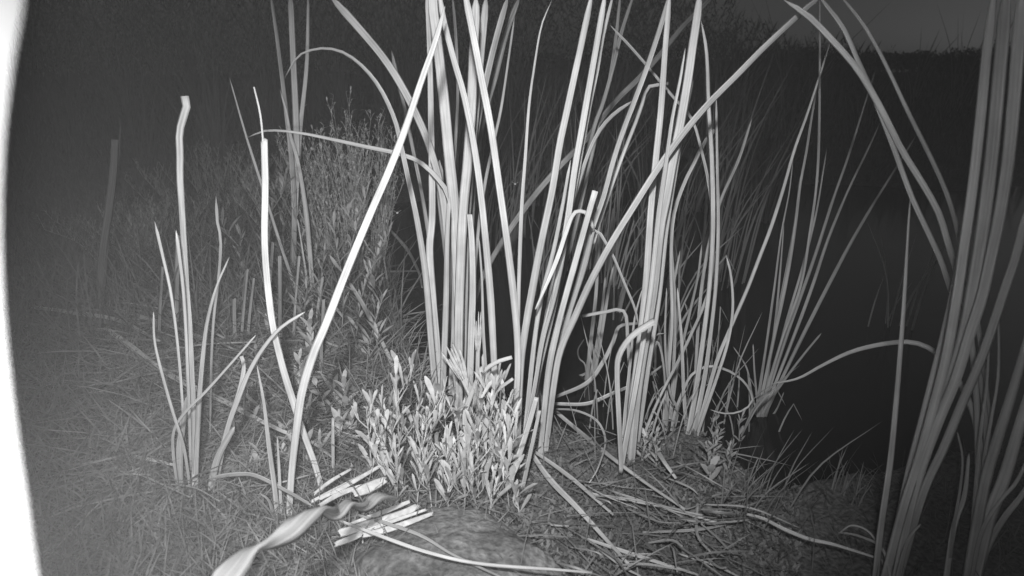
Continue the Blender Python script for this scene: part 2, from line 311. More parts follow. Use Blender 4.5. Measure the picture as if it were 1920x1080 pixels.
plant((1245, 812), 'cattail_plant', 'loose dry cattail shoot with folded leaves just right of the thick one', CAT, [
    ([(1340, 243), (1320, 268), (1300, 308), (1280, 350), (1262, 410), (1258, 500), (1260, 600), (1253, 700), (1248, 810)], (8, 7, 9), {'y': .02, 'd': .06, 'cut': True}),
    ([(1275, 470), (1262, 540), (1256, 640), (1248, 740), (1246, 812)], (5, 10, 11), {}),
    ([(1250, 625), (1225, 632), (1218, 680), (1232, 640), (1245, 690), (1250, 810)], (4, 5, 6), {'m': 'dry'}),
    ([(1255, 390), (1260, 480), (1266, 580), (1262, 700), (1255, 812)], (4, 7, 8), {'y': .04}),
    ([(1332, 768), (1355, 775), (1380, 774), (1400, 765), (1411, 750), (1400, 722), (1375, 700), (1345, 688), (1320, 688), (1295, 705), (1280, 735), (1265, 775), (1258, 812)], (3, 5, 6), {'y': .0, 'd': -.02}),
    ([(1316, 458), (1308, 520), (1290, 600), (1270, 690), (1255, 812)], (4, 6, 7), {'y': .05, 'm': 'dry'}),
    ([(1250, 540), (1247, 640), (1255, 730), (1270, 770), (1262, 812)], (3, 5, 6), {'m': 'dry'}),
])
plant((1296, 815), 'cattail_plant', 'slim cattail shoot on the small weedy point beside open water', CAT, [
    ([(1315, 40), (1325, 100), (1329, 200), (1335, 300), (1337, 430), (1330, 540), (1318, 640), (1305, 730), (1290, 815)], (5, 9, 12), {'d': .08}),
    ([(1343, 180), (1345, 300), (1347, 430), (1342, 540), (1331, 640), (1320, 715), (1300, 813)], (4, 8, 12), {'y': .01, 'd': .08}),
    ([(1362, 480), (1371, 520), (1374, 580), (1365, 640), (1345, 705), (1308, 813)], (4, 6, 6), {'y': .0, 'd': .03}),
    ([(1555, 85), (1515, 210), (1490, 280), (1470, 350), (1446, 425), (1425, 480), (1402, 540), (1376, 600), (1346, 672), (1326, 740), (1306, 813)], (3, 7, 9), {'y': .01, 'd': .06}),
    ([(1410, 222), (1385, 300), (1350, 380), (1325, 480), (1310, 600), (1300, 813)], (4, 6, 8), {'y': .06, 'd': .2, 'm': 'dry'}),
    ([(1270, 540), (1278, 640), (1282, 740), (1288, 813)], (4, 7, 10), {'y': .03}),
])
plant((1103, 716), 'cattail_plant', 'small cattail tuft rising from the dark water gap between the two main clumps', CAT, [
    ([(1125, 400), (1122, 480), (1117, 560), (1108, 640), (1100, 716)], (5, 8, 10), {'d': .03}),
    ([(1150, 500), (1142, 540), (1132, 600), (1122, 660), (1110, 716)], (4, 8, 9), {}),
    ([(1135, 520), (1130, 570), (1120, 640), (1106, 716)], (4, 7, 8), {}),
    ([(1096, 635), (1084, 655), (1086, 672), (1097, 684), (1100, 716)], (2, 3, 4), {'m': 'dry'}),
    ([(1075, 709), (1090, 704), (1102, 700), (1104, 716)], (5, 5, 4), {}),
])
# left group behind the weeds
plant((552, 560), 'cattail_plant', 'dim tall cattail shoot standing behind on the left, leaves running out of the top', CAT, [
    ([(507, -15), (518, 60), (527, 130), (538, 220), (547, 300), (552, 400), (550, 560)], (6, 10, 10), {'d': .1}),
    ([(544, -15), (550, 120), (555, 230), (556, 310), (551, 440), (548, 560)], (10, 12, 10), {'d': .1, 'y': .02}),
    ([(578, -15), (575, 120), (564, 230), (558, 320), (552, 440), (550, 560)], (4, 9, 9), {'d': .12, 'y': .03}),
    ([(525, 168), (537, 210), (545, 255), (560, 310), (574, 400), (583, 500), (590, 600)], (3, 9, 9), {'d': .03, 'y': -.1}),
    ([(430, 145), (463, 260), (495, 360), (520, 440), (548, 525), (570, 600)], (2, 6, 6), {'d': .05, 'y': -.1}),
    ([(558, 410), (575, 520), (588, 610)], (2, 4, 4), {'d': .05, 'y': -.1}),
])
plant((542, 970), 'cattail_plant', 'long pale leaf leaning up to the right across the front left', CAT, [
    ([(834, 12), (817, 75), (790, 150), (760, 240), (725, 330), (690, 410), (655, 495), (635, 545), (610, 610), (585, 670), (565, 740), (555, 810), (547, 880), (542, 968)], (9, 17, 14), {'d': .12, 'm': 'pale', 'yaw': .1, 'twist': .25}),
    ([(520, 820), (524, 890), (528, 968)], (3, 7, 8), {'d': .02})])
plant((605, 925), 'cattail_plant', 'pale snapped leaf curving up on the left with a thin thread at its cut end', 'reed stem', [
    ([(495, 265), (497, 350), (496, 450), (502, 540), (512, 615), (530, 690), (550, 755), (570, 815), (590, 870), (605, 925)], (12, 14, 12), {'d': .04, 'cut': True, 'm': 'pale', 'yaw': .1, 'twist': .2, 'ragged': .007}),
    ([(476, 163), (485, 200), (490, 230), (494, 275)], (2.5, 3.2, 3), {'y': .04, 'd': .0, 'm': 'pale', 'bury': False, 'nm': 'thread', 'cut': True})])
plant((365, 928), 'cattail_plant', 'cattail clump at far left front, tallest leaf blunt-tipped and kinked', CAT, [  # darker material on these leaves stands in for weaker light
    ([(346, 180), (350, 198), (341, 228), (336, 252), (337, 290), (337, 330), (340, 380), (343, 430), (346, 480), (350, 540), (356, 620), (360, 700), (363, 780), (367, 928)], (12, 9, 12), {'d': .05, 'cut': True, 'm': 'dry'}),
    ([(430, 482), (405, 540), (388, 605), (380, 670), (374, 740), (370, 815), (366, 925)], (3, 10, 11), {'m': 'dry'}),
    ([(288, 585), (290, 640), (305, 705), (325, 775), (345, 840), (358, 925)], (4, 6, 6), {}),
    ([(480, 628), (430, 685), (385, 735), (350, 770), (327, 805), (325, 850), (335, 925)], (4, 6, 6), {}),
    ([(352, 740), (342, 800), (336, 860), (338, 950)], (8, 18, 22), {'m': 'dry'}),
    ([(372, 790), (368, 850), (364, 960)], (10, 16, 20), {'m': 'dry', 'y': -.02}),
    ([(290, 415), (305, 480), (322, 560), (338, 700), (352, 925)], (5, 5, 7), {'y': .06}),
    ([(330, 432), (335, 470), (345, 560), (352, 700), (360, 925)], (6, 6, 7), {'y': .04}),
])
plant((395, 915), 'cattail_plant', 'cattail shoot next to the far left clump with a bright leaf cut off short', CAT, [
    ([(452, 668), (457, 690), (447, 740), (427, 800), (412, 860), (398, 915)], (9, 12, 13), {'cut': True, 'yaw': 0}),
    ([(572, 585), (527, 614), (492, 655), (466, 700), (448, 745), (425, 810), (405, 915)], (5, 10, 9), {}),
    ([(585, 948), (532, 918), (482, 893), (450, 889), (405, 896), (395, 915)], (8, 10, 9), {'y': -.01, 'd': -.1, 'sag': 1.5}),
    ([(440, 800), (412, 850), (400, 890), (392, 960)], (8, 16, 20), {'m': 'dry', 'y': -.02}),
    ([(486, 940), (455, 965), (425, 990), (405, 1010)], (6, 11, 10), {'y': -.1}),
    ([(405, 368), (408, 420), (414, 450), (410, 520), (398, 640), (392, 915)], (6, 5, 5), {'y': .1, 'm': 'dry'}),
])
plant((520, 978), 'cattail_plant', 'single tapered green leaf standing between the two pale crossing leaves and the left clump', CAT, [
    ([(482, 685), (495, 755), (505, 840), (515, 915), (522, 978)], (3, 11, 12), {'d': .03}),
    ([(488, 925), (505, 940), (516, 978)], (3, 9, 10), {})])
plant((188, 600), 'cattail_plant', 'faint blurred stub of a cattail near the left edge of the view', 'cattail', [([(216, 262), (212, 330), (203, 400), (192, 480), (186, 600)], (13, 14, 13), {'cut': True, 'm': 'dark'}), ([(226, 225), (222, 300), (208, 400), (190, 600)], (2, 4, 5), {'m': 'dark'})])
# pond tuft
plant((1425, 785), 'cattail_plant', 'slender cattail tuft fanned upward out of open water right of centre', CAT, [
    ([(1487, 300), (1480, 360), (1465, 440), (1452, 540), (1438, 640), (1420, 760)], (2, 5, 7)),
    ([(1560, 70), (1535, 150), (1522, 220), (1512, 285), (1500, 350), (1489, 440), (1472, 540), (1450, 640), (1424, 765)], (2, 6, 7)),
    ([(1537, -10), (1537, 150), (1533, 320), (1518, 440), (1500, 540), (1465, 640), (1428, 765)], (3, 5, 6)),
    ([(1642, 130), (1620, 200), (1590, 295), (1560, 380), (1533, 465), (1507, 540), (1475, 630), (1430, 770)], (2, 6, 6)),
    ([(1650, 230), (1625, 285), (1588, 362), (1552, 450), (1522, 540), (1488, 632), (1434, 770)], (2, 6, 6)),
    ([(1720, 250), (1680, 315), (1630, 395), (1590, 465), (1548, 545), (1500, 640), (1440, 765)], (2, 7, 6)),
    ([(1540, 625), (1515, 655), (1480, 700), (1445, 750), (1428, 782)], (3, 5, 5)),
    ([(1412, 645), (1415, 700), (1422, 775)], (2, 4, 4)),
    ([(1375, 650), (1400, 690), (1410, 740), (1420, 775)], (2, 4, 4)),
    ([(1470, 420), (1462, 520), (1452, 620), (1430, 765)], (2, 5, 6)),
    ([(1550, 280), (1530, 400), (1505, 500), (1470, 620), (1432, 768)], (2, 5, 5)),
    ([(1500, 330), (1488, 430), (1470, 530), (1447, 650), (1426, 768)], (2, 5, 5)),
    ([(1411, 750), (1405, 790), (1395, 820), (1387, 850)], (4, 5, 5), {'bury': False, 'd': .02}),
    ([(1470, 735), (1455, 770), (1435, 795)], (2, 4, 4), {}),
], m='dry')
# near right clumps
plant((1672, 1100), 'cattail_plant', 'large near cattail clump at lower right sweeping up to the top right corner', CAT, [
    ([(1707, 370), (1702, 450), (1697, 540), (1692, 615), (1682, 740), (1670, 865), (1652, 990), (1640, 1098)], (3, 13, 15), {'d': .04}),
    ([(1866, -30), (1850, 100), (1842, 180), (1832, 280), (1820, 380), (1808, 460), (1796, 545), (1775, 665), (1750, 765), (1722, 865), (1695, 950), (1655, 1098)], (14, 18, 18), {'d': .0}),
    ([(1888, -30), (1877, 100), (1868, 200), (1858, 300), (1843, 420), (1824, 540), (1805, 640), (1775, 740), (1745, 820), (1710, 915), (1668, 1098)], (22, 24, 20), {'d': .0, 'y': .01}),
    ([(1918, -30), (1908, 100), (1900, 200), (1890, 300), (1875, 400), (1856, 490), (1840, 560), (1820, 620), (1790, 715), (1755, 800), (1715, 920), (1676, 1098)], (18, 18, 17), {'d': -.02}),
    ([(1930, 380), (1905, 480), (1885, 540), (1845, 660), (1805, 755), (1770, 840), (1730, 930), (1682, 1098)], (12, 16, 15), {'d': -.03}),
    ([(1727, 982), (1702, 1015), (1680, 1098)], (3, 11, 12), {'y': -.02, 'd': -.01}),
    ([(1840, 150), (1832, 300), (1805, 450), (1775, 600), (1735, 760), (1700, 900), (1662, 1098)], (5, 12, 14), {'y': .04, 'd': .04}),
    ([(1570, 998), (1610, 1005), (1655, 1030), (1672, 1098)], (4, 6, 6), {'y': -.02}),
    ([(1570, 1002), (1600, 985), (1640, 1010), (1666, 1098)], (3, 5, 5), {'y': .02}),
])
plant((1818, 1100), 'cattail_plant', 'near cattail clump in the lower right corner, one leaf arching left over the pond', CAT, [
    ([(1445, 720), (1495, 710), (1540, 686), (1590, 662), (1640, 648), (1695, 641), (1732, 648), (1765, 670), (1800, 718), (1825, 775), (1838, 840), (1838, 920), (1822, 1098)], (3, 12, 13), {'d': .3, 'y': .03, 'twist': .3, 'yaw': 0}),
    ([(1470, 0), (1515, 30), (1560, 75), (1600, 120), (1630, 165), (1660, 220), (1690, 280), (1730, 345), (1760, 400), (1780, 465), (1808, 560), (1828, 700), (1834, 900), (1826, 1098)], (10, 11, 12), {'d': .2, 'y': .05}),
    ([(1530, -15), (1580, 50), (1605, 105), (1630, 160), (1650, 210), (1675, 275), (1710, 370), (1740, 435), (1765, 490), (1785, 550), (1812, 620), (1840, 720), (1850, 860), (1836, 1098)], (8, 10, 12), {'d': .2, 'y': .05}),
    ([(1570, -15), (1615, 40), (1645, 90), (1670, 140), (1705, 215), (1740, 285), (1770, 350), (1790, 410), (1806, 480), (1832, 600), (1852, 760), (1850, 920), (1840, 1098)], (5, 9, 12), {'d': .2, 'y': .06}),
    ([(1950, 560), (1920, 660), (1895, 745), (1870, 825), (1845, 915), (1812, 1098)], (10, 20, 22), {'d': 0}),
    ([(1960, 640), (1920, 770), (1885, 890), (1855, 970), (1824, 1098)], (8, 24, 24), {'d': -.02}),
    ([(1940, 890), (1915, 930), (1880, 975), (1850, 1030), (1830, 1098)], (8, 13, 14), {'d': -.02}),
    ([(1817, 850), (1808, 930), (1788, 990), (1772, 1098)], (5, 11, 13), {'y': .0}),
    ([(1795, 810), (1805, 860), (1800, 920), (1788, 990), (1776, 1098)], (3, 6, 7), {'y': .02}),
    ([(1872, 560), (1872, 700), (1858, 790), (1842, 890), (1824, 1098)], (3, 7, 9), {'y': .04}),
    ([(1856, 600), (1850, 720), (1835, 850), (1815, 1098)], (3, 8, 9), {'y': .02}),
    ([(1930, 855), (1905, 905), (1875, 940), (1840, 1000), (1820, 1098)], (6, 8, 8), {'y': -.02}),
])

# ================================================================== FALLEN LEAVES, each a thing of its own
def fallen(pts, wd, label, m='dry', z=.012, name='fallen_leaf', cat='fallen leaf', lift=None, **kw):
    P3 = []
    for i, q in enumerate(pts):
        g = ground(q[0], q[1]); d = ray(q[0], q[1]); zz = g.z + z + (lift[i] if lift else 0); t = (zz - CAM_H) / d.z
        P3.append(np.array((d.x * t, d.y * t, zz)))
    n = kw.get('n', 22); P = spline(P3, n); W = widthprof(n + 1, wd * .6, wd, wd * .7, True) * .5 / FPX * P[:, 1] * 1.1
    V, F, UV = ribbon(P, W, facing, random.uniform(-.7, .7), random.uniform(-.3, .3), kw.get('thick', 1), kw.get('ragged', 0))
    o = link(name, V, F, M[m], uv=UV, loc=P3[0]); return tag(o, label, cat)
fallen([(192, 610), (240, 645), (290, 685), (350, 720), (425, 755), (500, 795), (548, 816)], 13, 'straight dry stalk lying across the grass behind the far left clump', 'pale', .03, 'fallen_stalk', 'fallen stalk')
fallen([(215, 578), (270, 595), (330, 615), (400, 640)], 8, 'short dim stalk lying highest up the left bank', 'dry', .03, 'fallen_stalk', 'fallen stalk')
fallen([(385, 665), (500, 775), (625, 858)], 7, 'thin stalk lying just above the straight dry stalk on the left', 'dry', .03, 'fallen_stalk', 'fallen stalk')
fallen([(60, 575), (130, 585), (220, 600), (300, 640)], 8, 'dim stalk lying at the far left edge of the bank', 'dry', .03, 'fallen_stalk', 'fallen stalk')
fallen([(1040, 770), (1090, 812), (1150, 860), (1215, 908), (1285, 955)], 10, 'upper dry leaf slanting from the middle clump down toward the weedy point', 'blade', .02)
fallen([(990, 840), (1030, 898), (1080, 950), (1130, 1005), (1180, 1060)], 13, 'broad dry leaf slanting down to the bottom edge right of the rock', 'blade', .015)
fallen([(1000, 845), (1070, 895), (1150, 965)], 9, 'short dry leaf lying just above the broad slanting one', 'blade', .02)
fallen([(1105, 925), (1190, 940), (1275, 960), (1350, 982)], 7, 'thin leaf lying nearly level on the soil at right', 'blade', .012)
fallen([(1100, 1010), (1190, 1040), (1310, 1078)], 9, 'thin leaf lying near the bottom edge right of the rock', 'dry', .012)
fallen([(635, 975), (700, 1000), (800, 1035), (900, 1057), (1040, 1068), (1110, 1074)], 8, 'long bright thin leaf lying over the rock', 'pale', .055, lift=[0, 0, .005, .005, 0, 0])
fallen([(670, 965), (780, 1000), (850, 1040), (940, 1082)], 8, 'dull thin leaf crossing the rock under the bright one', 'dry', .05)
fallen([(1400, 964), (1430, 972), (1470, 992), (1515, 1010), (1560, 1020), (1600, 1032), (1640, 1045)], 8, 'thin pale leaf lying on the mud at the water edge, lower right', 'pale', .03)
fallen([(1185, 785), (1220, 825), (1245, 865), (1268, 897)], 11, 'leaf with a flared end drooping onto the soil right of the thick shoot', 'blade', .03, lift=[.06, .03, .01, 0])
fallen([(1037, 757), (1100, 757), (1150, 737), (1200, 715), (1247, 682)], 9, 'curved leaf lying out over the water between the main clumps', 'blade', .02, lift=[.02, .02, .04, .06, .1])
fallen([(1040, 745), (1100, 718), (1130, 680), (1150, 640), (1162, 612), (1197, 606)], 9, 'sharply bent leaf over the water gap between the main clumps', 'blade', .02, lift=[.02, .03, .06, .1, .12, .12])
fallen([(1040, 767), (1080, 770), (1118, 788), (1135, 825), (1122, 875), (1105, 905)], 5, 'thin hooked leaf curling down to the soil in the middle', 'blade', .02, lift=[.03, .05, .05, .04, .01, 0])
fallen([(655, 530), (680, 570), (705, 620), (730, 670), (745, 712)], 9, 'leaf leaning over the left bank behind the weeds', 'blade', .02, lift=[.12, .1, .07, .03, 0])
fallen([(640, 508), (720, 509), (785, 508)], 4, 'thin level stem lying above the dark water left of centre', 'dry', .04, 'fallen_stalk', 'fallen stalk')
fallen([(712, 412), (740, 440), (765, 470), (785, 510), (792, 540)], 6, 'dull leaf leaning over the water behind the arching leaf', 'dry', .02, lift=[.1, .08, .05, .02, 0])

# many more loose leaves, each its own
def scatter(k, what, group, x0, x1, y0, y1, l0, l1, wd, m, ang=None):
    out = []
    for i in range(k):
        px, py = random.uniform(x0, x1), random.uniform(y0, y1); a = random.uniform(0, math.pi) if ang is None else random.gauss(ang, .45); l = random.uniform(l0, l1)
        q = [(px, py), (px + math.cos(a) * l * .5 + random.uniform(-20, 20), py + math.sin(a) * l * .3 + random.uniform(-16, 16)), (px + math.cos(a) * l, py + math.sin(a) * l * .6)]
        if any(sdist(np.array([ground(*v).x]), np.array([ground(*v).y]))[0] < .01 for v in q): continue
        h0 = random.uniform(0, .035)
        out.append(fallen(q, random.uniform(*wd), 'x', random.choice(m), .008, lift=random.choice([[0, h0 * .7, h0], [0, h0 * 1.3, 0], [0, h0, h0 * .2]]), n=16)); out[-1]['group'] = group
    ordinal(out, what)
scatter(28, 'the loose dry leaves on the soil right of the rock', 'loose leaves right of the rock', 1000, 1330, 850, 1070, 60, 230, (2.5, 7.5), ['dry', 'dry', 'blade'], .7)
scatter(50, 'the loose dry leaves on the left bank', 'loose leaves on the left bank', 180, 740, 560, 930, 50, 200, (3, 8), ['dry', 'dry', 'dim'], .6)

# torn reed pieces on the back edge of the rock
for pts, wd, lab in [
    ([(635, 1000), (690, 985), (750, 965), (783, 948)], 24, 'broadest white torn reed piece lying on the back of the rock'),
    ([(680, 1004), (740, 988), (812, 962)], 15, 'white torn reed piece nearest the leafy weeds, ragged at its right end'),
    ([(640, 1012), (700, 990), (800, 955)], 9, 'thin grey torn reed strip wedged between the two white pieces'),
    ([(600, 935), (650, 910), (722, 868)], 10, 'thin pale torn reed strip farthest back in the pile'),
    ([(585, 940), (640, 912), (690, 885)], 9, 'pale torn reed splinter at the left of the pile'),
    ([(665, 925), (695, 912), (725, 898)], 24, 'short thick white torn reed end above the twisted leaf'),
    ([(655, 985), (700, 968), (770, 940)], 13, 'pale torn reed strip just behind the broadest piece'),
    ([(630, 1020), (665, 1006), (700, 990)], 16, 'short ragged torn reed flake at the left end of the pile'),
    ([(600, 948), (640, 925), (700, 905)], 12, 'pale torn reed strip under the twisted leaf'),
    ([(590, 925), (620, 902), (660, 878)], 8, 'dull reed splinter at the back left of the pile')]:
    fallen(pts, wd, lab, 'pulp', .045, 'torn_reed_piece', 'reed piece', ragged=.004, n=14, thick=1.0)

# frayed reed ends standing above the weeds
def frayed(base, tip, wd, label, Y, k=6):
    e = empty('frayed_reed', ground(*base), label, 'reed end')
    b, t = np.array(base, float), np.array(tip, float); mid = b + (t - b) * .62
    blade('stalk', [mid, (b + mid) / 2, b], (wd, wd, wd * .9), Y, .0, 'pale', e, cut=True, yaw=0, twist=.2)
    perp = np.array((-(t - b)[1], (t - b)[0])); perp /= np.linalg.norm(perp)
    for i in range(k):
        o = (i / (k - 1) - .5); q = b + (t - b) * random.uniform(.82, 1.02) + perp * o * wd * 1.9
        blade('fibre', [q, (q + mid + perp * o * wd * .9) / 2, mid - (t - b) * .03 + perp * o * wd * .6], wd * .42, Y, random.uniform(-.012, .005), 'pulp', e, bury=False, n=6, cut=True, yaw=random.uniform(-.3, .3), twist=0, ragged=.003)
_y = ground(905, 800).y
frayed((916, 806), (838, 644), 17, 'chewed white reed end bent over to the left in front of the bright shoots', _y - .03)
frayed((893, 790), (898, 566), 9, 'thin frayed white reed end standing among the bright shoots', _y - .01, 5)
frayed((905, 820), (940, 672), 20, 'wide frayed pale reed end just above the leafy weeds', _y - .02, 7)

# ================================================================== WEEDS
BLUNT = ((0, .15), (.3, .5), (.6, .9), (.86, 1), (1, .3))
def lance(P0, D, L, W, up, droop=.2, fold=.25, blunt=False):
    """one lance leaf: 5x3 verts"""
    D = D / (np.linalg.norm(D) + 1e-9); S = np.cross(D, up); S /= np.linalg.norm(S) + 1e-9; N = np.cross(S, D)
    V = []
    for i, (s, w_) in enumerate(BLUNT if blunt else ((0, .18), (.22, .62), (.5, 1), (.78, .75), (1, .06))):
        c = P0 + D * L * s - N * droop * L * s * s
        for j in (-1, 0, 1): V.append(c + S * j * W * .5 * w_ + N * abs(j) * W * fold * w_ * .5)
    F = [(i * 3 + j, i * 3 + j + 1, (i + 1) * 3 + j + 1, (i + 1) * 3 + j) for i in range(4) for j in (0, 1)]
    return V, F
def tube(P, r0, r1, k=5):
    P = np.asarray(P); n = len(P); V = []
    for i in range(n):
        T = P[min(i + 1, n - 1)] - P[max(i - 1, 0)]; T /= np.linalg.norm(T) + 1e-9
        a = np.cross(T, (0.3, 1, .1)); a /= np.linalg.norm(a) + 1e-9; b = np.cross(T, a); r = r0 + (r1 - r0) * i / (n - 1)
        for j in range(k): V.append(P[i] + (a * math.cos(j * 6.2832 / k) + b * math.sin(j * 6.2832 / k)) * r)
    F = [(i * k + j, i * k + (j + 1) % k, (i + 1) * k + (j + 1) % k, (i + 1) * k + j) for i in range(n - 1) for j in range(k)]
    return V, F
class MB:
    def __init__(s): s.V = []; s.F = []
    def add(s, VF):
        o = len(s.V); s.V += list(VF[0]); s.F += [tuple(i + o for i in f) for f in VF[1]]
    def build(s, name, m, parent=None, loc=None): return link(name, s.V, s.F, M[m] if isinstance(m, str) else m, parent, loc)
def weed(base, hgt, lean, label, group, m='weed', ll=.04, lw=.008, nl=22, spread=.9, name='leafy_weed', cat='weed', branches=0, el=(.45, 1.0), droop=.35, blunt=False):
    base = np.array(base); e = empty(name, base, label, cat, group)
    st, fo = MB(), MB(); up = np.array((0, 0, 1.0))
    stems = [(base, base + np.array((lean[0], lean[1], hgt)))]
    main = spline([base - up * .008, base + np.array((lean[0] * .3, lean[1] * .3, hgt * .5)), stems[0][1]], 8)
    axes = [main]
    for b in range(branches):
        i = random.randint(2, 6); q = main[i]; an = random.uniform(0, 6.28); l = hgt * random.uniform(.25, .45)
        axes.append(spline([q, q + np.array((math.cos(an) * l * .35, math.sin(an) * l * .35, l * .5)), q + np.array((math.cos(an) * l * .5, math.sin(an) * l * .5, l))], 5))
    for ai, ax in enumerate(axes):
        st.add(tube(ax, .0014 if ai == 0 else .001, .0006)); n_ = nl if ai == 0 else nl // 2
        for k in range(n_):
            s = .12 + .88 * (k + random.random() * .6) / n_; s = min(s, 1)
            i = s * (len(ax) - 1); i0 = int(min(i, len(ax) - 2)); c = ax[i0] + (ax[i0 + 1] - ax[i0]) * (i - i0)
            an = k * 2.4 + random.uniform(-.3, .3); e_ = random.uniform(*el) + s * .35
            D = np.array((math.cos(an) * math.cos(e_) * spread, math.sin(an) * math.cos(e_) * spread, math.sin(e_)))
            sc = (1.05 - .5 * s) * (random.uniform(.45, 1.3) if blunt else random.uniform(.75, 1.2)); fo.add(lance(c, D, ll * sc, lw * sc * random.uniform(.8, 1.2), up, random.uniform(-droop * .4, droop), blunt=blunt))
    st.build('stem', m, e); fo.build('foliage', m, e); return e
G1 = 'leafy weeds at the foot of the bright cattail shoots'
spots = [(712, 890, 745), (735, 880, 712), (752, 905, 700), (770, 890, 735), (700, 915, 775), (728, 925, 790), (785, 925, 775), (800, 905, 752), (825, 930, 800), (842, 900, 765),
         (860, 935, 800), (880, 915, 745), (898, 940, 790), (915, 920, 730), (930, 950, 800), (945, 925, 770), (905, 895, 700), (870, 955, 845), (840, 955, 850), (810, 950, 850),
         (780, 948, 850), (955, 950, 850), (930, 905, 735), (760, 935, 820), (975, 965, 880), (895, 960, 860), (860, 880, 770), (885, 875, 740), (820, 890, 780), (950, 890, 760), (745, 950, 860), (915, 965, 870)]
ws = []
for i, (bx_, by, ty_) in enumerate(spots):
    ty_ += random.uniform(-60, 30); g = ground(bx_, by); top = at(bx_, ty_, g.y + .01)
    ws.append(weed(g, max(.03, top.z - g.z) * .92, (random.uniform(-.025, .035), random.uniform(-.02, .02)), 'weed', G1,
         ll=random.uniform(.034, .062), lw=random.uniform(.0055, .009), nl=random.randint(8, 12), branches=random.randint(2, 4), el=(.85, 1.3), droop=.5, blunt=True))
ordinal(ws, 'the narrow-leaved weeds before the bright cattails')
# broad-leaved ones to the left of the patch
for (bx_, by, ty_, lab) in [(720, 905, 800, 'broad-leaved weed at the left edge of the bright patch'), (650, 775, 690, 'broad-leaved weed on the left bank under the long leaning leaf'),
                            (590, 690, 560, 'upright broad-leaved weed behind the two crossing pale leaves'), (1330, 905, 855, 'small two-leaved weed on the soil of the right point'),
                            (640, 840, 765, 'low broad-leaved weed between the crossing leaves and the bright patch'), (570, 740, 640, 'broad-leaved weed between the crossing pale leaves')]:
    g = ground(bx_, by); top = at(bx_, ty_, g.y); small = bx_ > 1000
    weed(g, max(.02, top.z - g.z) * .7, (0, 0), lab, None, 'weed' if not small else 'weed', ll=.05 if not small else .03, lw=.016, nl=12 if not small else 4, spread=.8, name='broadleaf_weed')
ws = []
for i in range(20):
    bx_, by = random.uniform(420, 740), random.uniform(600, 900); g = ground(bx_, by)
    if sdist(np.array([g.x]), np.array([g.y]))[0] < .02: continue
    ws.append(weed(g, random.uniform(.03, .09), (random.uniform(-.02, .02), 0), 'x', 'low broad-leaved weeds on the left bank', 'weeddim', ll=random.uniform(.03, .055), lw=random.uniform(.010, .018), nl=random.randint(5, 10), spread=.9, name='broadleaf_weed', el=(.3, 1.1)))
ordinal(ws, 'the low broad-leaved weeds of the left bank')
# tall leafy stems (willowy leaves) behind on the left
ws = []
for (bx_, by, ty_, lx) in [(455, 560, 430, .02), (600, 610, 470, .03), (580, 560, 350, -.02), (700, 640, 520, .03), (610, 500, 330, .04), (530, 520, 400, .03), (660, 560, 420, .05), (690, 590, 470, .04), (420, 540, 440, .0), (570, 640, 540, .02)]:
    g = ground(bx_, by); top = at(bx_, ty_, g.y)
    ws.append(weed(g, top.z - g.z, (lx, .0), 'x', 'leafy stems on the back of the left bank', 'weeddim', ll=random.uniform(.045, .07), lw=random.uniform(.008, .012), nl=random.randint(14, 24), spread=1.0, name='leafy_herb', branches=1))
ordinal(ws, 'the dim leafy stems on the back of the left bank')
for (bx_, by, ty_, lx, lab) in [(640, 640, 345, .09, 'tall willow-leaved stem just right of the long leaning leaf'), (665, 650, 430, .1, 'willow-leaved stem close to the dark water, behind the leaning leaf'),
                                (505, 560, 340, .05, 'tall willow-leaved stem behind the snapped pale leaf'), (620, 560, 400, .02, 'willow-leaved stem in front of the feathery shrub'),
                                (690, 700, 560, .04, 'short willow-leaved stem on the bank edge beside the dark water')]:
    g = ground(bx_, by); top = at(bx_ , ty_, g.y)
    weed(g, top.z - g.z, (lx, .02), lab, None, 'weeddim', ll=.055, lw=.010, nl=26, spread=1.0, name='willow_leaved_weed', branches=1)
# little weeds on the right point
G2 = 'small weeds on the right point of the bank'
ws = []
for i in range(14):
    bx_ = random.uniform(1190, 1390); by = random.uniform(815, 890); g = ground(bx_, by)
    ws.append(weed(g, random.uniform(.02, .06), (random.uniform(-.01, .02), 0), 'weed', G2, 'weeddim', ll=.02, lw=.006, nl=10, branches=1))
ordinal(ws, 'the small dim weeds on the right point')

# feathery shrub behind on the left
def shrub(base, hgt, wid, label, n=46, name='feathery_shrub', m='shrub', budm='weeddim'):
    base = np.array(base); e = empty(name, base, label, 'shrub'); tw, bd = MB(), MB(); up = np.array((0, 0, 1.))
    for k in range(n):
        an = random.uniform(0, 6.28); rr = wid * random.random() ** .6; h = hgt * random.uniform(.6, 1.0) * (1 - .25 * (rr / wid))
        b0 = base + np.array((math.cos(an) * rr * .55, math.sin(an) * rr * .55, -.01))
        tip = base + np.array((math.cos(an) * rr * 1.1, math.sin(an) * rr * 1.1, h)); mid = (b0 + tip) / 2 + np.array((random.uniform(-.02, .02), random.uniform(-.02, .02), .02))
        ax = spline([b0, mid, tip], 10); tw.add(tube(ax, .0016, .0006, 3))
        for i in range(2, 11):
            for _ in range(3):
                a2 = random.uniform(0, 6.28); l = random.uniform(.015, .045); q = ax[i] + np.array((math.cos(a2) * l * .45, math.sin(a2) * l * .45, l))
                tw.add(tube([ax[i], (ax[i] + q) / 2 + up * .002, q], .0006, .0004, 3))
                for s_ in (.5, .8, 1):
                    c = ax[i] + (q - ax[i]) * s_; D = np.array((random.uniform(-1, 1), random.uniform(-1, 1), random.uniform(.1, 1.3)))
                    bd.add(lance(c, D, random.uniform(.006, .016), random.uniform(.003, .005), up))
    LAST[0] = e; tw.build('twigs', m, e); bd.build('buds', budm, e)
BUSH = []; LAST = [None]
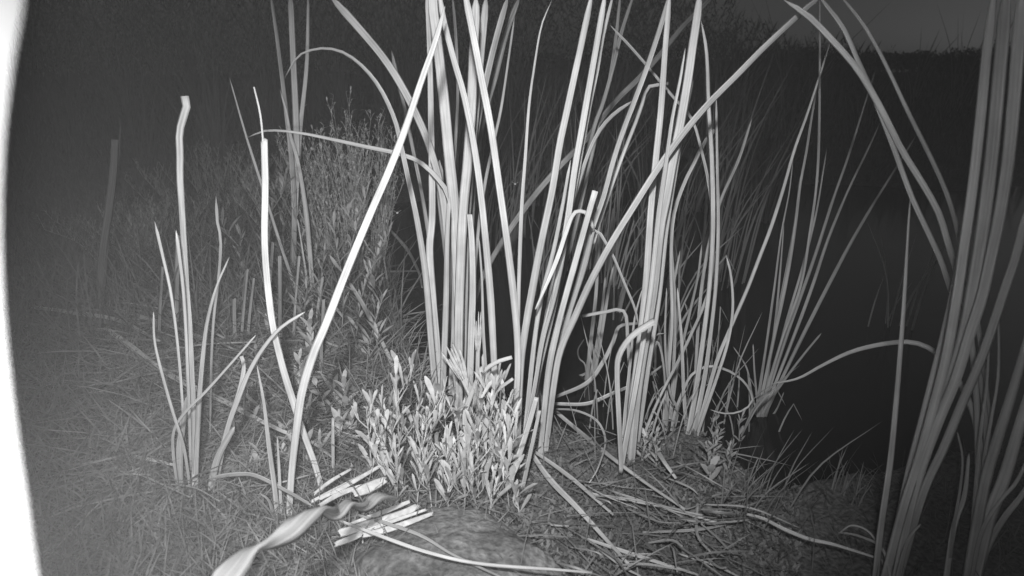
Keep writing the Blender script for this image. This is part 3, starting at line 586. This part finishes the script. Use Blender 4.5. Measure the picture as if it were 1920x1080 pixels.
def gY(px, Y): x = (px - 960) / FPX * (Y / math.cos(PITCH) * 1.0) * .93; return (x, Y, H(x, Y))
shrub(gY(645, 1.9), .56, .17, 'feathery grey shrub with tiny buds standing behind the long leaning leaf', 75, budm='weed')
shrub(gY(560, 2.2), .40, .2, 'lower feathery shrub partly behind the tall dim cattail shoot', 40)
shrub(gY(395, 2.6), .32, .3, 'dim bushy shrub on the left bank behind the far left clump', 50)
shrub(gY(240, 2.1), .22, .25, 'dim low shrub near the left edge of the bank', 40)

# ================================================================== BACKGROUND REED TUFTS
def tuft(x, y, label, group, n, h, w_, spread, m='dim', lean=.1, name='reed_tuft', cat='reeds'):
    z = max(H(x, y), WATER - .02); base = np.array((x, y, z)); mb = MB(); uv = []; e = None
    for k in range(n):
        an = random.uniform(0, 6.28); r = spread * .3 * random.random(); b = base + np.array((math.cos(an) * r, math.sin(an) * r, -.01)); hh = h * random.uniform(.45, 1)
        dx = random.gauss(lean, spread * 1.1) * hh; dy = random.gauss(0, spread) * hh
        tip = b + np.array((dx, dy, hh)); mid = b + np.array((dx * .32, dy * .32, hh * .55))
        P = spline([b, mid, tip], 8)
        if random.random() < (.5 if name == 'dead_reeds' else .12): P[6:] = [P[5] + np.array((.03 * (i + 1), 0, -.05 * (i + 1))) * h for i in range(3)]
        W = widthprof(9, .15, 1, .8, False) * w_ * random.uniform(.6, 1.2) * .5
        V, F, U = ribbon(P, W, facing, random.uniform(-.8, .8), random.uniform(-1, 1)); mb.add((V, F)); uv += U
    o = link(name, mb.V, mb.F, M[m], None, base, uv); return tag(o, label, cat, group)
def tufts(k, group, what, p0, p1, Y0, Y1, nn, hh, w_, spread, m, lean):
    out = []
    for i in range(k):
        px = p0 + (p1 - p0) * (i + random.random()) / k; Y = random.uniform(Y0, Y1)
        out.append(tuft(gY(px, Y)[0], Y, 'x', group, random.randint(*nn), random.uniform(*hh), w_, spread, m, lean))
    ordinal(out, what)
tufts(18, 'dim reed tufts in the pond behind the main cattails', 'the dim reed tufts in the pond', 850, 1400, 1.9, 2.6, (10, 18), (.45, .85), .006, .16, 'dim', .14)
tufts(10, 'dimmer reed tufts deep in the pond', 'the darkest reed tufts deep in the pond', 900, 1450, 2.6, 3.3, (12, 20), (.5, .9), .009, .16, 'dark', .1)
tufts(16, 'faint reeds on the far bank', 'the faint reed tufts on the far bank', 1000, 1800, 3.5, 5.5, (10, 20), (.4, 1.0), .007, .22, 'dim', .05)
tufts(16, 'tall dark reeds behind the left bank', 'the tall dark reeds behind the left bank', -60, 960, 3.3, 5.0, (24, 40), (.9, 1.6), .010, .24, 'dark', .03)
for (px, py, h_, lab) in [(1665, 618, .34, 'faint reed tuft alone in open water right of the pond tuft'), (1262, 600, .35, 'dim reed tuft right behind the thick upright shoot'),
                          (1580, 925, .1, 'faint sparse grass sprigs at the water edge lower right'), (1245, 690, .3, 'dim tuft between the thick shoot and the slim one'), (1155, 590, .25, 'dim reed tuft far back in the gap between the main clumps')]:
    g = ground(px, py); tuft(g.x, g.y, lab, None, 8 if h_ > .12 else 18, h_, .006 if h_ > .12 else .0022, .2 if h_ > .12 else .12, 'dry' if h_ > .12 else 'dim', .12)
ws = []
for (px, py) in [(1135, 770), (1215, 800), (1270, 790), (1325, 800), (1350, 760), (1200, 740), (1380, 820), (1085, 790), (1240, 850), (1310, 700)]:
    g = ground(px, py); ws.append(tuft(g.x, g.y, 'x', 'dead bent reed blades among the right-hand shoots', random.randint(4, 7), random.uniform(.12, .3), .0035, .3, 'dry', .1, 'dead_reeds', 'reeds'))
ordinal(ws, 'the tufts of dead thin blades among the right-hand shoots')
g = ground(1400, 962); tuft(g.x, g.y, 'short dim rush tuft at the mud edge below the pond tuft', None, 26, .16, .003, .2, 'dim', .22, 'rush_tuft', 'rush')
for k, (px, hh) in enumerate([(1240, .5), (1330, .62), (1400, .55), (1480, .6), (1560, .5), (1620, .35), (1250, .75), (1370, .8)]):
    Y = random.uniform(5.2, 6.5); b = gY(px, Y)
    shrub(b, hh, .42, 'x', 26, 'dark_bush', 'dark', 'dark'); BUSH.append(SC.objects[-1] if False else LAST[0])
ordinal(BUSH, 'the dark scraggly bushes against the sky')
for b in BUSH: b['group'] = 'dark bushes on the far slope'
# leaning stub reeds on the left bank
GD = 'short broken reed stubs on the left bank'
ws = []
for i, (px, py, ty_) in enumerate([(450, 650, 505), (462, 640, 520), (548, 640, 480), (500, 610, 455), (625, 910, 785), (330, 620, 440), (600, 700, 560), (525, 640, 480), (440, 640, 560), (296, 640, 500), (655, 900, 870), (590, 620, 520)]):
    g = ground(px, py); t_ = at(px + random.uniform(-15, 20), ty_, g.y); P = spline([np.array(g) - np.array((0, 0, .01)), (np.array(g) + np.array(t_)) / 2, np.array(t_)], 8)
    W = np.full(9, .0032) * g.y * random.uniform(.7, 1.1); V, F, U = ribbon(P, W, facing, .4, random.uniform(-.5, .5), 1, .003)
    ws.append(tag(link('reed_stub', V, F, M['dry'], None, g, U), 'x', 'reed stub', GD))
ordinal(ws, 'the short broken reed stubs on the left bank')

# ================================================================== GRASS AND LITTER (uncountable)
def grass(name, n, sampler, hr, wr, lean, m, label, flat=0.0, curl=.3):
    V = np.zeros((n, 7, 3)); cnt = 0; P = sampler(n * 3); s = sdist(P[:, 0], P[:, 1]); P = P[s > .004][:n]; n = len(P)
    z = height(P[:, 0], P[:, 1]); an = RS.uniform(0, 6.283, n); ln = RS.uniform(*hr, n); wd = RS.uniform(*wr, n) * .5
    el = np.clip(RS.normal(lean, .3, n), .02, 1.5); 
    if flat: f = RS.rand(n) < flat; el[f] = RS.uniform(.0, .2, f.sum())
    D = np.stack([np.cos(an) * np.cos(el), np.sin(an) * np.cos(el), np.sin(el)], 1); face = np.stack([-P[:, 0], -P[:, 1], CAM_H - z], 1); face /= np.linalg.norm(face, axis=1)[:, None]
    rn = RS.normal(0, .6, (n, 3)); S = np.cross(D, face + rn); S /= np.linalg.norm(S, axis=1)[:, None]
    B = np.stack([P[:, 0], P[:, 1], z + (.003 + RS.rand(n) * .02 * (flat > 0))], 1); bend = np.stack([np.cos(an), np.sin(an), -.6 * np.ones(n)], 1) * (RS.rand(n) * curl)[:, None]
    V = np.zeros((n, 7, 3))
    for i, (t, k) in enumerate(((0, 1), (.4, .9), (.75, .6))):
        c = B + (D * t + bend * t * t) * ln[:, None]; V[:, i * 2] = c - S * (wd * k)[:, None]; V[:, i * 2 + 1] = c + S * (wd * k)[:, None]
    V[:, 6] = B + (D + bend) * ln[:, None]
    F = []
    for i in range(n):
        o = i * 7; F += [(o, o + 1, o + 3, o + 2), (o + 2, o + 3, o + 5, o + 4), (o + 4, o + 5, o + 6)]
    return tag(link(name, V.reshape(-1, 3), F, M[m]), label, 'grass', None, 'stuff')
def trap(px0, px1, Y0, Y1, pw=1.0):
    def f(n):
        Y = Y0 + (Y1 - Y0) * RS.rand(n) ** pw; px = RS.uniform(px0, px1, n); X = (px - 960) / FPX * (Y * math.cos(PITCH) + CAM_H * math.sin(PITCH)); return np.stack([X, Y], 1)
    return f
grass('grass', 20000, trap(-150, 800, .5, 3.4, 1.4), (.02, .075), (.0012, .0028), .9, 'grass', 'soft dim grass covering the left bank')
grass('grass', 9000, trap(-100, 760, 1.4, 4.2, .8), (.08, .28), (.002, .004), 1.15, 'grass', 'taller dim grass on the back of the left bank')
grass('straw', 3800, trap(200, 800, .85, 1.9), (.03, .14), (.0014, .004), .35, 'straw', 'tangle of dry straw lying over the left bank', .6)
grass('straw', 260, trap(930, 1400, .6, 1.2), (.03, .12), (.001, .0028), .5, 'straw', 'scattered straw and short blades on the soil right of the rock', .55)
grass('grass', 1500, trap(480, 960, .5, .95), (.015, .05), (.001, .0025), .7, 'straw', 'short straw and sprigs around the torn reed pieces', .4)
grass('grass', 700, trap(1380, 1950, .5, 1.0), (.02, .07), (.0008, .0018), 1.0, 'dark', 'sparse dim grass on the mud at lower right')
def farfn(n): return np.stack([RS.uniform(-9, 9, n), RS.uniform(3.5, 9, n)], 1)
def grass_far(n, label):
    P = farfn(n); z = height(P[:, 0], P[:, 1]); k = z > -.03; P, z = P[k], z[k]; n = len(P)
    an = RS.uniform(0, 6.28, n); l = RS.uniform(.05, .16, n) * (1 + 1.6 * np.exp(-(P[:, 1] - 3.4) / .8)); w_ = RS.uniform(.004, .012, n); V = np.zeros((n, 4, 3)); lx = RS.normal(0, .3, n) * l; ly = RS.normal(0, .3, n) * l
    dx, dy = np.cos(an) * w_, np.sin(an) * w_
    V[:, 0] = np.stack([P[:, 0] - dx, P[:, 1] - dy, z - .01], 1); V[:, 1] = np.stack([P[:, 0] + dx, P[:, 1] + dy, z - .01], 1)
    V[:, 2] = np.stack([P[:, 0] + dx * .6 + lx * .7, P[:, 1] + dy * .6 + ly * .7, z + l * .7], 1); V[:, 3] = np.stack([P[:, 0] + lx, P[:, 1] + ly, z + l], 1)
    F = []
    for i in range(n): F += [(i * 4, i * 4 + 1, i * 4 + 2), (i * 4, i * 4 + 2, i * 4 + 3)]
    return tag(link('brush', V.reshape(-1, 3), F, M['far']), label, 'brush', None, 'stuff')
grass_far(26000, 'low dark brush covering the far bank')
def ridge(n):
    X = RS.uniform(-2, 14, n); Y = RS.uniform(8.5, 11, n); c = np.clip(.5 + .5 * np.sin(X * 1.9) + .4 * np.sin(X * 5.3 + 1) + .3 * np.sin(X * 11 + 2), 0, 2)
    z = height(X, Y) + RS.rand(n) * (.12 + .14 * c + .012 * np.clip(X - 3, 0, 9)); l = RS.uniform(.02, .06, n); a = RS.uniform(0, 6.28, n); e = RS.uniform(-1, 1.5, n); V = np.zeros((n, 3, 3))
    V[:, 0] = np.stack([X, Y, z], 1); V[:, 1] = np.stack([X + np.cos(a) * l, Y + np.sin(a) * l, z + np.sin(e) * l], 1); V[:, 2] = np.stack([X + np.cos(a + 1.2) * l * .6, Y + np.sin(a + 1.2) * l * .6, z + l * .7], 1)
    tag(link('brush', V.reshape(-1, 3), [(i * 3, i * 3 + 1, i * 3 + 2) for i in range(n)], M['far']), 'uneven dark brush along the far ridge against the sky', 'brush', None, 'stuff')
ridge(42000)
def thicket(n):
    X = RS.uniform(-8, 3.4, n); Y = RS.uniform(6.2, 8, n); top = np.interp(X, [-8, .6, 1.6, 2.4, 3.4], [1.7, 1.5, 1.05, .72, .5]) * (1 + .12 * np.sin(X * 4.3) + .08 * np.sin(X * 11 + 1))
    z = height(X, Y) * 0 + .1 + top * RS.rand(n) ** .9; l = RS.uniform(.03, .1, n); a = RS.uniform(0, 6.28, n); e = RS.uniform(-.5, 1.5, n); V = np.zeros((n, 3, 3))
    V[:, 0] = np.stack([X, Y, z], 1); V[:, 1] = np.stack([X + np.cos(a) * l * .25, Y + np.sin(a) * l * .25, z + .01], 1); V[:, 2] = np.stack([X + np.cos(a) * l * .6, Y + np.sin(a) * l * .6, z + np.sin(e) * l * 1.3], 1)
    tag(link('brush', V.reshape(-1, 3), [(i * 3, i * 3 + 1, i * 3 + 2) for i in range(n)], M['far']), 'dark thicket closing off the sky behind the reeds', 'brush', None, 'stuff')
thicket(60000)
grass('moss', 9000, trap(900, 1500, .55, 1.35), (.003, .011), (.002, .005), .8, 'grass', 'fine moss and tiny leaves on the soil of the right point')
grass('moss', 7000, trap(200, 1000, .5, 1.3), (.003, .012), (.002, .005), .8, 'grass', 'fine moss and tiny leaves on the soil of the left bank')
grass('grass', 260, trap(640, 800, 1.0, 1.7), (.05, .16), (.0015, .003), 1.0, 'straw', 'wispy dry grass on the bank edge beside the dark water')

# ================================================================== ROCK
def rock(c, r, label, seed=0):
    import bmesh
    bm = bmesh.new(); bmesh.ops.create_icosphere(bm, subdivisions=6, radius=1)
    for v in bm.verts:
        p = v.co.copy(); k = 1 + .16 * noise.noise(p * 1.3 + Vector((seed, 0, 0))) + .07 * noise.noise(p * 3.1) + .03 * noise.noise(p * 8) + .014 * noise.noise(p * 17) + .008 * noise.noise(p * 41)
        v.co = Vector((p.x * r[0] * k, p.y * r[1] * k, p.z * r[2] * k))
    me = bpy.data.meshes.new('rock'); bm.to_mesh(me); bm.free(); me.materials.append(M['rock']); me.polygons.foreach_set('use_smooth', [True] * len(me.polygons))
    o = bpy.data.objects.new('rock', me); COL.objects.link(o); o.location = c; return tag(o, label, 'rock')
rock(ground(835, 1075) + Vector((0, -.01, -.01)), (.155, .122, .06), 'smooth rounded dark rock at the bottom below the leafy weeds', 2)

# ================================================================== TWISTED LEAF close to the lens
def twisted():
    K = [((-.20, .22, .0), .008, 0), (at(330, 1220, .35), .010, .3), (at(405, 1105, .38), .0105, .2), (at(440, 1062, .40), .0105, .1), (at(468, 1030, .42), .0085, 1.2), (at(500, 1018, .44), .008, 2.2),
         (at(545, 995, .47), .010, 3.0), (at(578, 968, .50), .009, 3.6), (at(604, 955, .53), .0075, 5.0), (at(632, 962, .58), .008, 6.2), (at(655, 942, .62), .0085, 7.4), (at(684, 948, .66), .009, 8.8), (at(712, 930, .70), .009, 10.4), (at(742, 938, .75), .007, 12)]
    P = spline([k[0] for k in K], 90); A = np.array([np.array(k[0]) for k in K]); L = np.concatenate([[0], np.cumsum(np.linalg.norm(np.diff(A, axis=0), axis=1))]); L /= L[-1]
    t = np.linspace(0, 1, 91); W = np.interp(t, L, [k[1] for k in K]); TH = np.interp(t, L, [k[2] for k in K]); TH = np.convolve(np.pad(TH, 2, 'edge'), np.ones(5) / 5, 'valid')
    V, F, UV = ribbon(P, W, facing, 0, TH, 2.2)
    tag(link('twisted_leaf', V, F, M['blade'], uv=UV, loc=P[0]), 'broad twisted leaf curling up toward the lens at bottom left, out of focus', 'twisted leaf')
twisted()

# ================================================================== CAMERA SHIELD: white curved lip of the housing, left of the lens
def shield():
    import bmesh
    bm = bmesh.new(); rows = []
    # front lip traced in the plane 0.13 m ahead of the lens, wall runs back past the lens
    lip = [(60, -160), (52, 0), (30, 130), (13, 270), (7, 430), (14, 600), (33, 780), (55, 930), (76, 1080), (108, 1240)]
    fwd = Vector((0, math.cos(PITCH), -math.sin(PITCH))); T = .004
    cols = spline([(a, b, 0) for a, b in lip], 30)
    for c in cols:
        q = at(c[0], c[1], 1.0) - Vector((0, 0, CAM_H)); q = q / q.dot(fwd) * .13; q += Vector((0, 0, CAM_H)); lat = Vector((-1, 0, 0))
        prof = [q + lat * (.0008), q + lat * .0 - fwd * .0012, q - fwd * .08 + lat * .0, q - fwd * .19 + lat * .002, q - fwd * .19 + lat * (T + .002), q - fwd * .08 + lat * T, q + lat * T - fwd * .0012, q + lat * (T - .0008)]
        rows.append([bm.verts.new(p) for p in prof])
    for a, b in zip(rows[:-1], rows[1:]):
        for j in range(8): bm.faces.new((a[j], a[(j + 1) % 8], b[(j + 1) % 8], b[j]))
    bm.faces.new(rows[0]); bm.faces.new(rows[-1][::-1]); bmesh.ops.recalc_face_normals(bm, faces=bm.faces)
    me = bpy.data.meshes.new('camera_shield'); bm.to_mesh(me); bm.free(); me.materials.append(M['plastic'])
    o = bpy.data.objects.new('camera_shield', me); COL.objects.link(o)
    tag(o, 'white curved plastic lip of the camera housing along the left edge', 'camera shield')
shield()

# ================================================================== two glinting insects
def bug(px, py, Y, label):
    import bmesh
    p = at(px, py, Y); bm = bmesh.new(); bmesh.ops.create_icosphere(bm, subdivisions=2, radius=.0022, matrix=Matrix.Diagonal((1, 1.8, .8, 1)))
    for s in (-1, 1):
        v = [bm.verts.new(q) for q in ((s * .001, 0, .0012), (s * .006, .003, .004), (s * .007, -.002, .0045), (s * .003, -.003, .002))]; bm.faces.new(v)
    me = bpy.data.meshes.new('insect'); bm.to_mesh(me); bm.free(); me.materials.append(M['pale'])
    o = bpy.data.objects.new('flying_insect', me); COL.objects.link(o); o.location = p; tag(o, label, 'insect')
bug(745, 399, 1.1, 'tiny white insect in the dark gap left of the bright shoots')
bug(966, 345, 1.3, 'tiny white insect in the dark gap right of the bright shoots')
